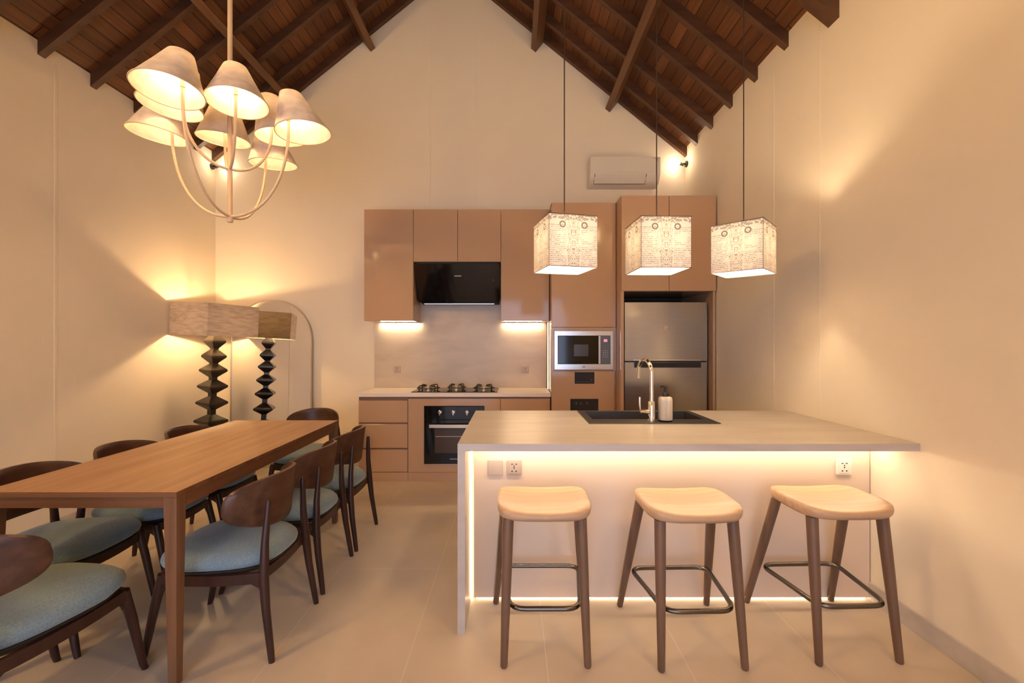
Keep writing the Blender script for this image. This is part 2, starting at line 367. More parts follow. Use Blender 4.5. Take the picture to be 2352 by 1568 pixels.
# ================================================================ KITCHEN
def front_panel(name, x0, x1, z0, z1, y, parent, mt=None, th=.02, bevel=.0015, gap=.0022):
    return obj(name, boxm(x0 + gap, x1 - gap, y, y + th, z0 + gap, z1 - gap), mt or M['cab'], parent, bevel=bevel)
def cabinet(name, label, x0, x1, z0, z1, yf, doors, yb=YB - .0155, group=None, cat='cabinet'):
    t = thing(name, label, cat, ((x0 + x1) / 2, (yf + yb) / 2, z0), group=group)
    obj('carcass', boxm(x0 + .001, x1 - .001, yf + .022, yb, z0 + .001, z1 - .001), M['cab'], t)
    for dn, a, b, c, d in doors: front_panel(dn, a, b, c, d, yf, t)
    return t
YU = 4.484
TOPU = 2.752
cabinet('upper_cabinet', 'tall taupe gloss wall cabinet at the left end, beside the hood', -1.534, -1.026, 1.60, TOPU, YU, [('door', -1.534, -1.026, 1.60, TOPU)], group='taupe wall cabinets')
cabinet('upper_cabinet', 'short taupe wall cabinet above the hood, left of the pair', -1.026, -.570, 2.21, TOPU, YU, [('door', -1.026, -.570, 2.21, TOPU)], group='taupe wall cabinets')
cabinet('upper_cabinet', 'short taupe wall cabinet above the hood, right of the pair', -.570, -.124, 2.21, TOPU, YU, [('door', -.570, -.124, 2.21, TOPU)], group='taupe wall cabinets')
cabinet('upper_cabinet', 'tall taupe wall cabinet between the hood and the microwave tower', -.124, .376, 1.60, TOPU, YU, [('door', -.124, .376, 1.60, TOPU)], group='taupe wall cabinets')
# backsplash
tag(obj('backsplash', boxm(-1.541, .376, YB - .014, YB - .003, .879, 2.20), M['splash']), 'veined beige stone backsplash behind the hob', 'backsplash')
# hood
t = thing('range_hood', 'slanted black glass cooker hood over the hob', 'cooker hood', (-.575, 4.6, 1.78))
def slant(bm, x0, x1, zt, zb, yt, yb, th, rad=.05, seg=6):
    pts = [(x0, 1), (x1, 1)]
    out = []
    W_ = x1 - x0; H_ = zt - zb
    out += [(x0 + .012, 0), (x1 - .012, 0), (x1, .012 / H_ * 1)]
    for k in range(seg + 1):
        a = PI / 2 * k / seg; out.append((x1 - rad + rad * math.cos(a), 1 - (rad - rad * math.sin(a)) / H_))
    for k in range(seg + 1):
        a = PI / 2 + PI / 2 * k / seg; out.append((x0 + rad + rad * math.cos(a), 1 - (rad - rad * math.sin(a)) / H_))
    out.append((x0, .012 / H_))
    n = len(out); A = []; B = []
    nv = Vector((0, H_, yb - yt)).normalized()   # toward the wall and slightly up
    for x, s in out:
        y = yt + (yb - yt) * s; z = zt - H_ * s
        A.append(bm.verts.new((x, y, z))); B.append(bm.verts.new((x, y + th, z + .004)))
    bm.faces.new(A); bm.faces.new(B[::-1])
    for i in range(n): bm.faces.new((A[i], A[(i + 1) % n], B[(i + 1) % n], B[i]))
bm = bmesh.new(); slant(bm, -1.018, -.134, 2.192, 1.800, 4.49, 4.64, .012); obj('glass_front', bm, M['black'], t)
bm = bmesh.new(); prism(bm, [(4.52, 2.19), (4.655, 1.83), (4.845, 1.80), (4.845, 2.205), (4.52, 2.205)], 'x', -1.00, -.15); obj('hood_body', bm, M['blackm'], t)
bm = bmesh.new(); box(bm, -.95, -.20, 4.665, 4.845, 1.790, 1.797); obj('bottom_rim', bm, M['steel'], t)
bm = bmesh.new()
for i in range(6): box(bm, -.607 + i * .0122, -.599 + i * .0122, 4.5325, 4.5345, 2.067, 2.076)
obj('brand_mark', bm, M['steel'], t)
bm = bmesh.new(); box(bm, -.207, -.200, 4.546, 4.549, 2.026, 2.036); obj('touch_button', bm, mat('dim_icon', (.2, .2, .2), .4), t)
# under cabinet strips
M['ledU'] = emit('led_under', LEDC, W_UNDER / (PI * .43 * .012))
for x0, x1, lb in ((-1.46, -1.03, 'slim warm light strip under the left tall wall cabinet'), (-.10, .32, 'slim warm light strip under the wall cabinet beside the microwave tower')):
    t = thing('light_strip', lb, 'light', ((x0 + x1) / 2, 4.81, 1.586), group='strips under the wall cabinets')
    obj('housing', boxm(x0 - .005, x1 + .005, 4.795, 4.835, 1.590, 1.599), M['white'], t)
    obj('diffuser', boxm(x0, x1, 4.815, 4.827, 1.585, 1.590), M['ledU'], t)
M['ledV'] = emit('led_vertical', LEDC, 1.5)
t = thing('light_strip', 'upright warm light strip where the backsplash meets the microwave tower', 'light', (.37, 4.6, .88))
obj('diffuser', boxm(.366, .374, 4.58, 4.60, .89, 1.59), M['ledV'], t)
obj('housing', boxm(.374, .3795, 4.575, 4.605, .885, 1.595), M['white'], t)
# counter
YC = 4.310
t = thing('kitchen_worktop', 'pale worktop along the back wall under the hob', 'worktop', (-.58, 4.58, .84))
obj('worktop', boxm(-1.545, .376, YC, YB - .003, .840, .877), M['counter'], t, bevel=.002)
YD = 4.325
t = cabinet('base_cabinet', 'taupe base unit with three handleless drawers at the left end', -1.535, -1.043, .09, .838, YD, [], group='taupe base units')
def drawer(z0, z1):
    d = front_panel('drawer', -1.535, -1.045, z0, z1, YD, t)
drawer(.582, .804); drawer(.330, .570); drawer(.092, .318)
obj('finger_groove', boxm(-1.534, -1.045, YD + .012, YD + .0215, .092, .838), M['groove'], t)
obj('plinth', boxm(-1.52, -1.043, YD + .006, YD + .02, 0.0, .088), M['cab'], t)
t = thing('base_cabinet', 'taupe base unit that frames the built-in oven', 'cabinet', (-.58, 4.5, 0), group='taupe base units')
bm = bmesh.new()
ox_0, ox_1, oz0, oz1 = -.882, -.284, .168, .750
box(bm, -1.041, ox_0, YD, YD + .02, .092, .820); box(bm, ox_1, -.126, YD, YD + .02, .092, .820)
box(bm, ox_0, ox_1, YD, YD + .02, oz1, .820); box(bm, ox_0, ox_1, YD, YD + .02, .092, oz0)
bmesh.ops.remove_doubles(bm, verts=bm.verts, dist=1e-5)
obj('front_frame', bm, M['cab'], t)
for q in ((-1.041, ox_0 - .01), (ox_1 + .01, -.124)): obj('side_panel', boxm(*q, YD + .021, YB - .03, .092, .838), M['cabin'], t)
obj('finger_groove', boxm(-1.041, -.124, YD + .010, YD + .0205, .822, .838), M['groove'], t)
obj('plinth', boxm(-1.041, -.126, YD + .006, YD + .02, 0, .088), M['cab'], t)
t = cabinet('base_cabinet', 'taupe base unit between the oven and the microwave tower', -.124, .374, .09, .838, YD, [('door', -.124, .372, .092, .820)], group='taupe base units')
obj('finger_groove', boxm(-.122, .372, YD + .010, YD + .0205, .822, .838), M['groove'], t)
obj('plinth', boxm(-.124, .372, YD + .006, YD + .02, 0, .088), M['cab'], t)
# oven
t = thing('oven', 'black built-in oven with silver handle and three knobs under the hob', 'oven', (-.583, 4.55, oz0))
obj('oven_body', boxm(ox_0 + .003, ox_1 - .003, YD + .004, YB - .1, oz0 + .003, oz1 - .003), M['blackm'], t)
dz = obj('door', boxm(ox_0 + .002, ox_1 - .002, YD - .014, YD + .003, oz0 + .008, .612), M['black'], t, bevel=.002)
obj('window', boxm(-.775, -.39, YD - .0155, YD - .0142, .285, .535), mat('oven_window', (.07, .045, .028), .12), dz)
obj('wire_rack', boxm(-.765, -.40, YD - .0165, YD - .0156, .447, .451), M['gold'], dz)
obj('control_panel', boxm(ox_0 + .002, ox_1 - .002, YD - .012, YD + .003, .616, oz1 - .003), M['black'], t, bevel=.002)
hb = bmesh.new(); box(hb, -.822, -.345, YD - .056, YD - .044, .540, .573); box(hb, -.80, -.785, YD - .046, YD - .0142, .548, .565); box(hb, -.382, -.367, YD - .046, YD - .0142, .548, .565)
obj('handle', hb, M['gold'], dz, bevel=.002)
obj('bottom_trim', boxm(ox_0 + .002, ox_1 - .002, YD - .008, YD + .003, oz0 + .001, oz0 + .007), M['steel'], t)
bm = bmesh.new()
for i in range(7): box(bm, -.622 + i * .0115, -.614 + i * .0115, YD - .0155, YD - .0142, .222, .230)
obj('brand_mark', bm, M['steel'], dz)
for kx in (-.722, -.588, -.452):
    bm = bmesh.new(); lathe(bm, [(.019, 0), (.019, .012), (.013, .016), (.012, .026), (0, .028)], 20, Matrix.Translation((kx, YD - .012, .690)) @ Matrix.Rotation(PI / 2, 4, 'X'))
    k = obj('knob', bm, M['chrome'], t, smooth=True)
    obj('pointer', boxm(kx - .005, kx + .005, YD - .046, YD - .036, .662, .705), M['chrome'], k, bevel=.002)
# hob
t = thing('gas_hob', 'black glass gas hob with three burners set in the pale worktop', 'hob', (-.59, 4.58, .877))
obj('glass_plate', boxm(-1.022, -.155, 4.375, 4.79, .8772, .884), M['black'], t, bevel=.002)
for bx, by, rr in ((-.884, 4.56, .115), (-.598, 4.63, .095), (-.302, 4.56, .11)):
    bm = bmesh.new(); lathe(bm, [(.055, .884), (.055, .894), (.04, .898), (.04, .912), (.03, .916), (.03, .923), (0, .926)], 24, Matrix.Translation((bx, by, 0)))
    b = obj('burner', bm, M['gold'], t, smooth=True)
    bm = bmesh.new()
    for k in range(4):
        a = PI / 4 + k * PI / 2; dx, dy = math.cos(a), math.sin(a)
        tube(bm, [(bx + dx * rr, by + dy * rr, .8845), (bx + dx * rr, by + dy * rr, .928), (bx + dx * rr * .85, by + dy * rr * .85, .935), (bx + dx * .035, by + dy * .035, .930)], .006, 6)
    tube(bm, [(bx + rr * math.cos(q * PI / 12), by + rr * math.sin(q * PI / 12), .905) for q in range(24)], .005, 6, closed=True)
    obj('pan_support', bm, M['blackm'], b)
# microwave tower
YT = 4.274; TX0, TX1 = .380, 1.013
t = thing('tower_cabinet', 'tall taupe tower cabinet holding the built-in microwave', 'cabinet', (.70, 4.56, 0))
mx0, mx1, mz0, mz1 = .405, .985, 1.112, 1.494
bm = bmesh.new(); box(bm, TX0, TX0 + .018, YT + .021, YB - .003, 0, TOPU); box(bm, TX1 - .018, TX1, YT + .021, YB - .003, 0, TOPU)
box(bm, TX0, TX1, YT + .021, YB - .003, TOPU - .018, TOPU); box(bm, TX0 + .018, TX1 - .018, YT + .06, YB - .003, mz1 + .004, mz1 + .02); box(bm, TX0 + .018, TX1 - .018, YT + .06, YB - .003, mz0 - .02, mz0 - .004)
obj('carcass', bm, M['cab'], t)
front_panel('upper_door', TX0, TX1, 1.527, TOPU, YT, t)
bm = bmesh.new(); box(bm, TX0, mx0, YT + .004, YT + .02, mz0, 1.526); box(bm, mx1, TX1, YT + .004, YT + .02, mz0, 1.526); box(bm, mx0, mx1, YT + .004, YT + .02, mz1, 1.526); box(bm, TX0, TX1, YT + .004, YT + .02, 1.102, mz0)
obj('filler_frame', bm, M['cab'], t)
c1x0, c1x1, c1z0, c1z1 = .607, .801, .974, 1.088
c2x0, c2x1, c2z0, c2z1 = .564, .840, .52, .826
bm = bmesh.new()
def rects_with_holes(bm, x0, x1, z0, z1, holes, y0, y1):
    xs = sorted({x0, x1, *[h[0] for h in holes], *[h[1] for h in holes]}); zs = sorted({z0, z1, *[h[2] for h in holes], *[h[3] for h in holes]})
    for a, b in zip(xs, xs[1:]):
        for c, d in zip(zs, zs[1:]):
            if not any(h[0] <= a and b <= h[1] and h[2] <= c and d <= h[3] for h in holes): box(bm, a, b, y0, y1, c, d)
    bmesh.ops.remove_doubles(bm, verts=bm.verts, dist=1e-6)
    seen = {}
    for f in list(bm.faces):
        key = tuple(sorted(v.index for v in f.verts)) if False else frozenset(f.verts)
        if key in seen: seen[key].append(f)
        else: seen[key] = [f]
    bmesh.ops.delete(bm, geom=[f for k, l in seen.items() if len(l) > 1 for f in l], context='FACES_ONLY')
rects_with_holes(bm, TX0 + .004, TX1 - .02, .10, 1.098, [(c1x0, c1x1, c1z0, c1z1), (c2x0, c2x1, c2z0, c2z1)], YT, YT + .02)
obj('lower_door', bm, M['cab'], t)
obj('plinth', boxm(TX0, TX1, YT + .03, YT + .05, 0, .098), M['cab'], t)
for q in ((c1x0 - .01, c1x1 + .01, YT + .021, YT + .055, c1z0 - .01, c1z1 + .004), (c2x0 - .01, c2x1 + .01, YT + .021, YT + .055, c2z0 - .01, c2z1 + .01)): obj('recess', boxm(*q), M['dark'], t)
dg = mat('dim_grey', (.09, .08, .075), .4)
obj('switch', boxm(.765, .785, YT + .017, YT + .0205, 1.006, 1.016), dg, t); obj('ledge', boxm(.62, .79, YT + .012, YT + .0205, .990, .994), dg, t)
for hx in (.62, .665, .725): obj('switch', boxm(hx, hx + .012, YT + .015, YT + .0205, .765, .79), dg, t)
t = thing('microwave', 'built-in stainless framed microwave in the taupe tower', 'microwave', (.695, 4.4, mz0))
gx0, gx1, gz0, gz1 = .440, .955, 1.168, 1.445
bm = bmesh.new(); rects_with_holes(bm, mx0 + .001, mx1 - .001, mz0 + .001, mz1 - .001, [(gx0, gx1, gz0, gz1)], YT - .012, YT + .012); obj('frame', bm, M['steel'], t, bevel=.002)
obj('body', boxm(gx0 + .001, gx1 - .001, YT + .013, YB - .1, gz0 + .001, gz1 - .001), M['blackm'], t)
dr = obj('door', boxm(gx0 + .002, .858, YT - .006, YT + .0125, gz0 + .002, gz1 - .002), M['black'], t)
obj('window', boxm(.60, .74, YT - .007, YT - .0061, 1.245, 1.36), mat('mw_window', (.05, .045, .042), .25), dr)
obj('door_edge', boxm(.840, .858, YT - .009, YT - .0062, gz0 + .002, gz1 - .002), M['steel'], dr)
cp = obj('control_panel', boxm(.860, gx1 - .002, YT - .006, YT + .0125, gz0 + .002, gz1 - .002), mat('panel_glass_reflection', (.13, .16, .20), .12), t)  # bluish reflection painted into the panel's base colour
bm = bmesh.new()
for k in range(4):
    for j in range(3): box(bm, .885 + j * .02, .893 + j * .02, YT - .0068, YT - .0061, 1.235 + k * .02, 1.240 + k * .02)
obj('keypad', bm, M['steel'], cp)
bm = bmesh.new()
for i, sgs in enumerate(('abcdef', 'abcdef', 'abcdef')):
    x = .893 + i * .012; z = 1.397; h = .011; ww = .007
    for (a, b, c, d) in ((x, x + ww, z + h, z + h + .002), (x, x + ww, z - h, z - h + .002), (x, x + .0018, z - h, z + h), (x + ww - .0018, x + ww, z - h, z + h)):
        box(bm, a, b, YT - .0068, YT - .0061, c, d)
obj('display', bm, emit('red_digits', (1, .12, .16), 3), cp)
bm = bmesh.new(); box(bm, .68, .71, YT - .0135, YT - .0122, 1.138, 1.143); obj('brand_mark', bm, M['blackm'], t)
# fridge cabinet
YG = 4.098; GX0, GX1 = 1.016, 1.905
t = thing('fridge_cabinet', 'tall taupe surround with two doors above the fridge', 'cabinet', (1.46, 4.48, 0))
for q in ((GX0, GX0 + .030), (1.884, GX1)): obj('side_panel', boxm(*q, YG + .003, YB - .003, 0, 2.757), M['cab'], t)
obj('carcass', boxm(GX0 + .031, 1.883, YG + .022, YB - .003, 1.862, 2.756), M['cab'], t)
front_panel('door', GX0, 1.464, 1.86, 2.757, YG - .02, t); front_panel('door', 1.464, GX1, 1.86, 2.757, YG - .02, t)
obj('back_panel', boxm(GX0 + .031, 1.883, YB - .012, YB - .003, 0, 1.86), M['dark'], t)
YFR = 4.150
t = thing('refrigerator', 'stainless top-freezer fridge standing in the taupe surround', 'fridge', (1.463, 4.5, 0))
obj('body', boxm(1.075, 1.850, YFR + .045, YB - .03, .02, 1.755), M['blackm'], t)
def fdoor(nm, z0, z1):
    bm = bmesh.new(); n = 14; pts = []
    for i in range(n + 1):
        u = i / n; x = 1.070 + .785 * u; pts.append((x, YFR + .012 * (2 * u - 1) ** 2))
    pts += [(1.855, YFR + .043), (1.070, YFR + .043)]
    prism(bm, pts, 'z', z0, z1); return obj(nm, bm, M['fridge'], t, smooth=True)
df = fdoor('freezer_door', 1.203, 1.762); dl = fdoor('fridge_door', .05, 1.190)
obj('handle_strip', boxm(1.158, 1.790, YFR - .012, YFR - .0005, 1.203, 1.222), M['steel'], df, bevel=.002)
obj('handle_recess', boxm(1.158, 1.790, YFR - .008, YFR + .0005, 1.140, 1.188), M['blackm'], dl)
for x in (1.12, 1.76): obj('foot', boxm(x, x + .05, YFR + .1, YFR + .16, 0, .022), M['blackm'], t)
# refrigerator energy sticker
st = obj('sticker', boxm(1.440, 1.476, YFR - .0015, YFR - .0003, 1.487, 1.548), mat('clear_sticker', (.52, .40, .28), .3, metal=.3), df)
bm = bmesh.new(); ball(bm, (1.449, YFR - .0022, 1.519), .0035, 1); ball(bm, (1.465, YFR - .0022, 1.524), .0035, 1); obj('sticker_dots', bm, mat('dots', (.9, .85, .8), .4), st)

# sockets
def outlet(label, xc, zc, y, sz=.082, blank=False, grp='wall sockets', cat='socket', mt=None):
    mt = mt or M['whiteg']
    t = thing('wall_socket' if not blank else 'blank_plate', label, cat, (xc, y, zc - sz / 2), group=None if blank else grp)
    h = sz / 2
    obj('plate', boxm(xc - h, xc + h, y - .009, y - .0005, zc - h, zc + h), mt, t, bevel=.003)
    if not blank:
        ins = obj('insert', boxm(xc - h * .66, xc + h * .66, y - .0108, y - .0092, zc - h * .75, zc + h * .75), mt, t, bevel=.001)
        bm = bmesh.new()
        for (dx, dz_, a, b) in ((-.26, .48, .13, .05), (.26, .48, .13, .05), (0, .22, .05, .1), (0, -.02, .07, .09), (-.26, -.45, .09, .08), (.26, -.45, .09, .08)):
            box(bm, xc + (dx - a) * h, xc + (dx + a) * h, y - .0112, y - .0109, zc + (dz_ - b) * h, zc + (dz_ + b) * h)
        obj('pin_holes', bm, M['dark'], ins)
outlet('small grey wall socket on the backsplash left of the hob', -1.287, 1.078, YB - .0145, .078)
outlet('small grey wall socket on the backsplash right of the hob', .137, 1.078, YB - .0145, .078)

# ================================================================ ISLAND
YI0, YI1 = 2.051, 3.060; ZT = .900; TH = .035; XI0 = -.2605
YP = 2.336
t = thing('kitchen_island', 'beige stone kitchen island with waterfall side and backlit front panel', 'kitchen island', (.83, 2.6, 0))
sx0, sx1, sy0, sy1 = .470, 1.198, 2.575, 3.0
bm = bmesh.new()
for a in ((XI0, sx0, YI0, YI1), (sx1, XR - .001, YI0, YI1), (sx0, sx1, YI0, sy0), (sx0, sx1, sy1, YI1)): box(bm, *a, ZT - TH, ZT)
bmesh.ops.remove_doubles(bm, verts=bm.verts, dist=1e-6)
obj('worktop', bm, M['stone'], t)
obj('waterfall_panel', boxm(XI0, XI0 + TH, YI0, YI1, 0, ZT - TH), M['stone'], t)
obj('front_panel', boxm(-.210, XR - .006, YP, YP + .016, .010, .845), mat('island_laminate', (.74, .60, .46), .35), t, bevel=.001)
for q in ((YP + .020, YP + .036), (YI1 - .06, YI1 - .04)): obj('carcass_panel', boxm(-.224, XR - .002, *q, 0, ZT - TH - .001), M['cab'], t)
M['ledI'] = emit('led_island', LEDC, W_ISL / (PI * 2.1 * .014))
bm = bmesh.new(); box(bm, -.215, XR - .002, YP - .075, YP - .061, .8585, .8645); obj('light_strip', bm, M['ledI'], t)
M['ledI2'] = emit('led_island_side', LEDC, 7)
bm = bmesh.new(); bm.free()
for q in ((-.2252, -.2185, YP + .002, YP + .012, .004, .858), (-.195, XR - .02, YP + .012, YP + .0155, .001, .0085)): obj('light_strip', boxm(*q), M['ledI2'], t)
outlet('blank square plate at the left of the island front, beside a socket', -.0945, .7085, YP, .082, blank=True, cat='plate')
outlet('wall socket on the island front beside the blank plate', .0065, .7085, YP, .082)
outlet('lone wall socket at the right of the island front, near the wall', 1.7715, .7115, YP, .086, mt=M['white'])
# sink
t = thing('kitchen_sink', 'black composite sink set into the island worktop', 'sink', (.834, 2.785, .72))
bm = bmesh.new(); zr = ZT + .006
A = (.446, 1.222, 2.552, 3.022); B = (.492, 1.176, 2.690, 2.985)
rim = [(A[0], A[2]), (A[1], A[2]), (A[1], A[3]), (A[0], A[3])]
inn = [(B[0], B[2]), (B[1], B[2]), (B[1], B[3]), (B[0], B[3])]
def ring_(pts, z): return [bm.verts.new((x, y, z)) for x, y in pts]
o0 = ring_(rim, ZT + .0003); o1 = ring_([(x + (.003 if x < .8 else -.003), y + (.003 if y < 2.7 else -.003)) for x, y in rim], zr); i1 = ring_(inn, zr - .001)
sh = .03; i2 = ring_([(x + (sh if x < .8 else -sh) * .4, y + (sh if y < 2.8 else -sh) * .4) for x, y in inn], .72)
out1 = ring_([(sx0 + .004 if x < .8 else sx1 - .004, sy0 + .004 if y < 2.8 else sy1 - .004) for x, y in inn], ZT - .001)
for P_, Q_ in ((o0, o1), (o1, i1), (i1, i2), (o0, out1)):
    for k in range(4): bm.faces.new((P_[k], P_[(k + 1) % 4], Q_[(k + 1) % 4], Q_[k]))
bm.faces.new(i2)
o2 = ring_([(sx0 + .004 if x < .8 else sx1 - .004, sy0 + .004 if y < 2.8 else sy1 - .004) for x, y in inn], .71)
for k in range(4): bm.faces.new((out1[k], out1[(k + 1) % 4], o2[(k + 1) % 4], o2[k]))
bm.faces.new(o2)
obj('basin', bm, M['sink'], t)
bm = bmesh.new(); lathe(bm, [(.04, .7205), (.04, .724), (.03, .722), (0, .722)], 20, Matrix.Translation((.834, 2.84, 0))); obj('drain', bm, M['chrome'], t, smooth=True)
# tap
zr2 = zr + .0005; fx, fy = .832, 2.612
t = thing('kitchen_tap', 'tall chrome gooseneck tap on the black sink rim', 'tap', (fx, fy, zr2))
bm = bmesh.new(); lathe(bm, [(.030, zr2), (.030, zr2 + .006), (.021, zr2 + .012), (.020, zr2 + .115), (.017, zr2 + .12)], 24, Matrix.Translation((fx, fy, 0))); obj('base', bm, M['chrome'], t, smooth=True)
pts = [(fx, fy, zr2 + .118), (fx, fy, zr2 + .285)]
dv = Vector((-.22, .97, 0)).normalized(); rr = .078
for k in range(1, 15):
    a = PI * .96 * k / 14; q = Vector((fx, fy, zr2 + .285)) + dv * (rr - rr * math.cos(a)) + Vector((0, 0, rr * math.sin(a))); pts.append(tuple(q))
q = Vector(pts[-1]); pts.append(tuple(q + Vector((0, 0, -.05)) + dv * .006))
bm = bmesh.new(); tube(bm, pts, .0125, 16); obj('spout', bm, M['chrome'], t, smooth=True)
bm = bmesh.new(); tube(bm, [(fx - .015, fy, zr2 + .058), (fx - .070, fy, zr2 + .058)], [.0125, .0125], 16)
cb_ = obj('valve', bm, M['chrome'], t, smooth=True)
bm = bmesh.new(); tube(bm, [(fx - .068, fy, zr2 + .062), (fx - .071, fy, zr2 + .10), (fx - .071, fy, zr2 + .145)], [.004, .006, .0065], 12); obj('lever', bm, M['chrome'], cb_, smooth=True)
# soap
px_, py_ = .917, 2.620
t = thing('soap_dispenser', 'ribbed beige stone soap bottle with black pump beside the tap', 'soap dispenser', (px_, py_, zr2))
T_ = Matrix.Translation((px_, py_, zr2))
bm = bmesh.new(); lathe(bm, [(.036, 0), (.040, .003), (.041, .008)], 28, T_); obj('bottom_ring', bm, M['blackm'], t, smooth=True)
bm = bmesh.new(); lathe(bm, [(.041, .0085), (.0415, .03), (.0415, .12), (.040, .136), (.034, .144), (.016, .147), (0, .147)], 32, T_); obj('bottle', bm, M['soap'], t, smooth=True)
bm = bmesh.new(); lathe(bm, [(.0165, .1475), (.0165, .168), (.015, .170), (.007, .172), (.007, .190), (.009, .192), (.009, .208), (0, .210)], 20, T_)
tube(bm, [(px_, py_, zr2 + .206), (px_ - .012, py_ + .03, zr2 + .206), (px_ - .014, py_ + .036, zr2 + .198)], .004, 8); obj('pump', bm, M['blackm'], t, smooth=True)

# ================================================================ STOOLS
def stool():
    t = thing('bar_stool', '', 'stool')
    N = 40
    def out(r):
        res = []
        for k in range(N):
            a = 2 * PI * k / N; c, s = math.cos(a), math.sin(a); e = 2 / 4.2
            x = math.copysign(abs(c) ** e, c); y = math.copysign(abs(s) ** e, s)
            wx = .212 + .008 * (y < 0) * 0
            # front (negative y) edge bows outwards, rear is straighter
            yy = y * .172 - .055
            if y < 0: yy -= .012 * (1 - x * x)
            res.append((x * wx * r, (yy + .055) * r - .055))
        return res
    def zt(x, y): return .652 + .018 * (abs(x) / .212) ** 2.2 - .006 * max(0, (-y - .12) / .12)
    bm = bmesh.new(); rings = []
    for r in (.06, .3, .55, .75, .88): rings.append([(x, y, zt(x, y)) for x, y in out(r)])
    rings.append([(x, y, zt(x, y) - .001) for x, y in out(.95)]); rings.append([(x, y, zt(x, y) - .006) for x, y in out(.99)])
    rings.append([(x, y, zt(x, y) - .018) for x, y in out(1.0)]); rings.append([(x, y, .626) for x, y in out(.985)])
    rings.append([(x, y, .615) for x, y in out(.95)]); rings.append([(x, y, .610) for x, y in out(.8)]); rings.append([(x, y, .610) for x, y in out(.1)])
    V = [[bm.verts.new(p) for p in rg] for rg in rings]
    for a, b in zip(V, V[1:]):
        for k in range(N): bm.faces.new((a[k], a[(k + 1) % N], b[(k + 1) % N], b[k]))
    bm.faces.new(V[0]); bm.faces.new(V[-1])
    o = obj('seat', bm, M['stoolseat'], t, smooth=True, world=False); o.data.set_sharp_from_angle(angle=R(70))
    for (x0, y0, x1, y1) in ((-.178, -.232, -.160, -.165), (.178, -.232, .160, -.165), (-.230, .225, -.176, .055), (.230, .225, .176, .055)):
        a = Vector((x0, y0, 0)); b = Vector((x1, y1, .6095)); bm = bmesh.new()
        ps = [a.lerp(b, q) for q in (0, .01, .3, .6, 1)]
        tube(bm, ps, [.0125, .0155, .0185, .022, .0245], 16)
        for v in bm.verts:
            if v.co.z < .003: v.co.z = 0
            if v.co.z > .60: v.co.z = .6095
        obj('leg', bm, M['stoolleg'], t, smooth=True, world=False)
    # footrest loop, rounded trapezium
    z = .232; cs = [(-.150, -.206), (.150, -.206), (.196, .155), (-.196, .155)]; pts = []
    for i in range(4):
        p0, p, p1 = Vector(cs[i - 1]), Vector(cs[i]), Vector(cs[(i + 1) % 4]); a = p + (p0 - p).normalized() * .065; b = p + (p1 - p).normalized() * .065
        for k in range(7):
            q = k / 6; pt = a * (1 - q) ** 2 + p * 2 * q * (1 - q) + b * q * q; pts.append((pt.x, pt.y, z))
    bm = bmesh.new(); tube(bm, pts, .0108, 12, closed=True); obj('footrest', bm, M['gunmetal'], t, smooth=True, world=False)
    return t
s0 = stool()
for i, (x, y, rz, lb) in enumerate(((.140, 2.080, 0, 'wooden bar stool nearest the dining table, under the island edge'), (.795, 2.062, R(1.5), 'wooden bar stool in the middle of the three at the island'), (1.478, 2.098, R(2), 'wooden bar stool nearest the right wall, turned a little'))):
    o = s0 if i == 0 else copy_tree(s0)
    o.location = (x, y, 0); o.rotation_euler = (0, 0, rz); o['label'] = lb; o['group'] = 'bar stools at the island'

# ================================================================ DINING TABLE
TX0_, TX1_, TY0, TY1 = -2.135, -1.343, 1.738, 3.352
t = thing('dining_table', 'long brown wooden dining table with tapered legs', 'table', ((TX0_ + TX1_) / 2, (TY0 + TY1) / 2, 0))
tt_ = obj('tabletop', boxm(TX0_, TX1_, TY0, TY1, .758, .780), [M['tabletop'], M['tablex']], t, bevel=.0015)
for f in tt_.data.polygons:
    if abs(f.normal.y) > .9 or abs(f.normal.x) > .9: f.material_index = 1          # edge faces take the darker apron wood
bm = bmesh.new(); i_ = .012
bm.free()
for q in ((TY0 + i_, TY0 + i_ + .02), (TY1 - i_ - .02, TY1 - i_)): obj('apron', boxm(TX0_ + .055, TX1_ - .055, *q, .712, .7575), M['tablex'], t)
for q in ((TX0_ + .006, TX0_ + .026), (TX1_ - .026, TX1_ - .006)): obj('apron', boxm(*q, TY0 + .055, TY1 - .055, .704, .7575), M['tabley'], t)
for cx, cy_, sx_, sy_ in ((TX0_, TY0, 1, 1), (TX1_, TY0, -1, 1), (TX0_, TY1, 1, -1), (TX1_, TY1, -1, -1)):
    bm = bmesh.new(); v = box(bm, 0, 1, 0, 1, 0, .7575)
    for q in v:
        wd = .034 if q.co.z < .1 else .052
        ix = q.co.x; iy = q.co.y; ins = .002
        q.co.x = cx + sx_ * (ins + ix * wd); q.co.y = cy_ + sy_ * (ins + iy * wd)
    # keep the leg full width over the apron height
    bmesh.ops.bisect_plane(bm, geom=bm.verts[:] + bm.edges[:] + bm.faces[:], plane_co=(0, 0, .70), plane_no=(0, 0, 1))
    for q in bm.verts:
        if abs(q.co.z - .70) < 1e-4:
            q.co.x = cx + sx_ * (ins + (.052 if abs(q.co.x - cx) > .02 else 0)); q.co.y = cy_ + sy_ * (ins + (.052 if abs(q.co.y - cy_) > .02 else 0))
    obj('leg', bm, M['tablez'], t, bevel=.002)

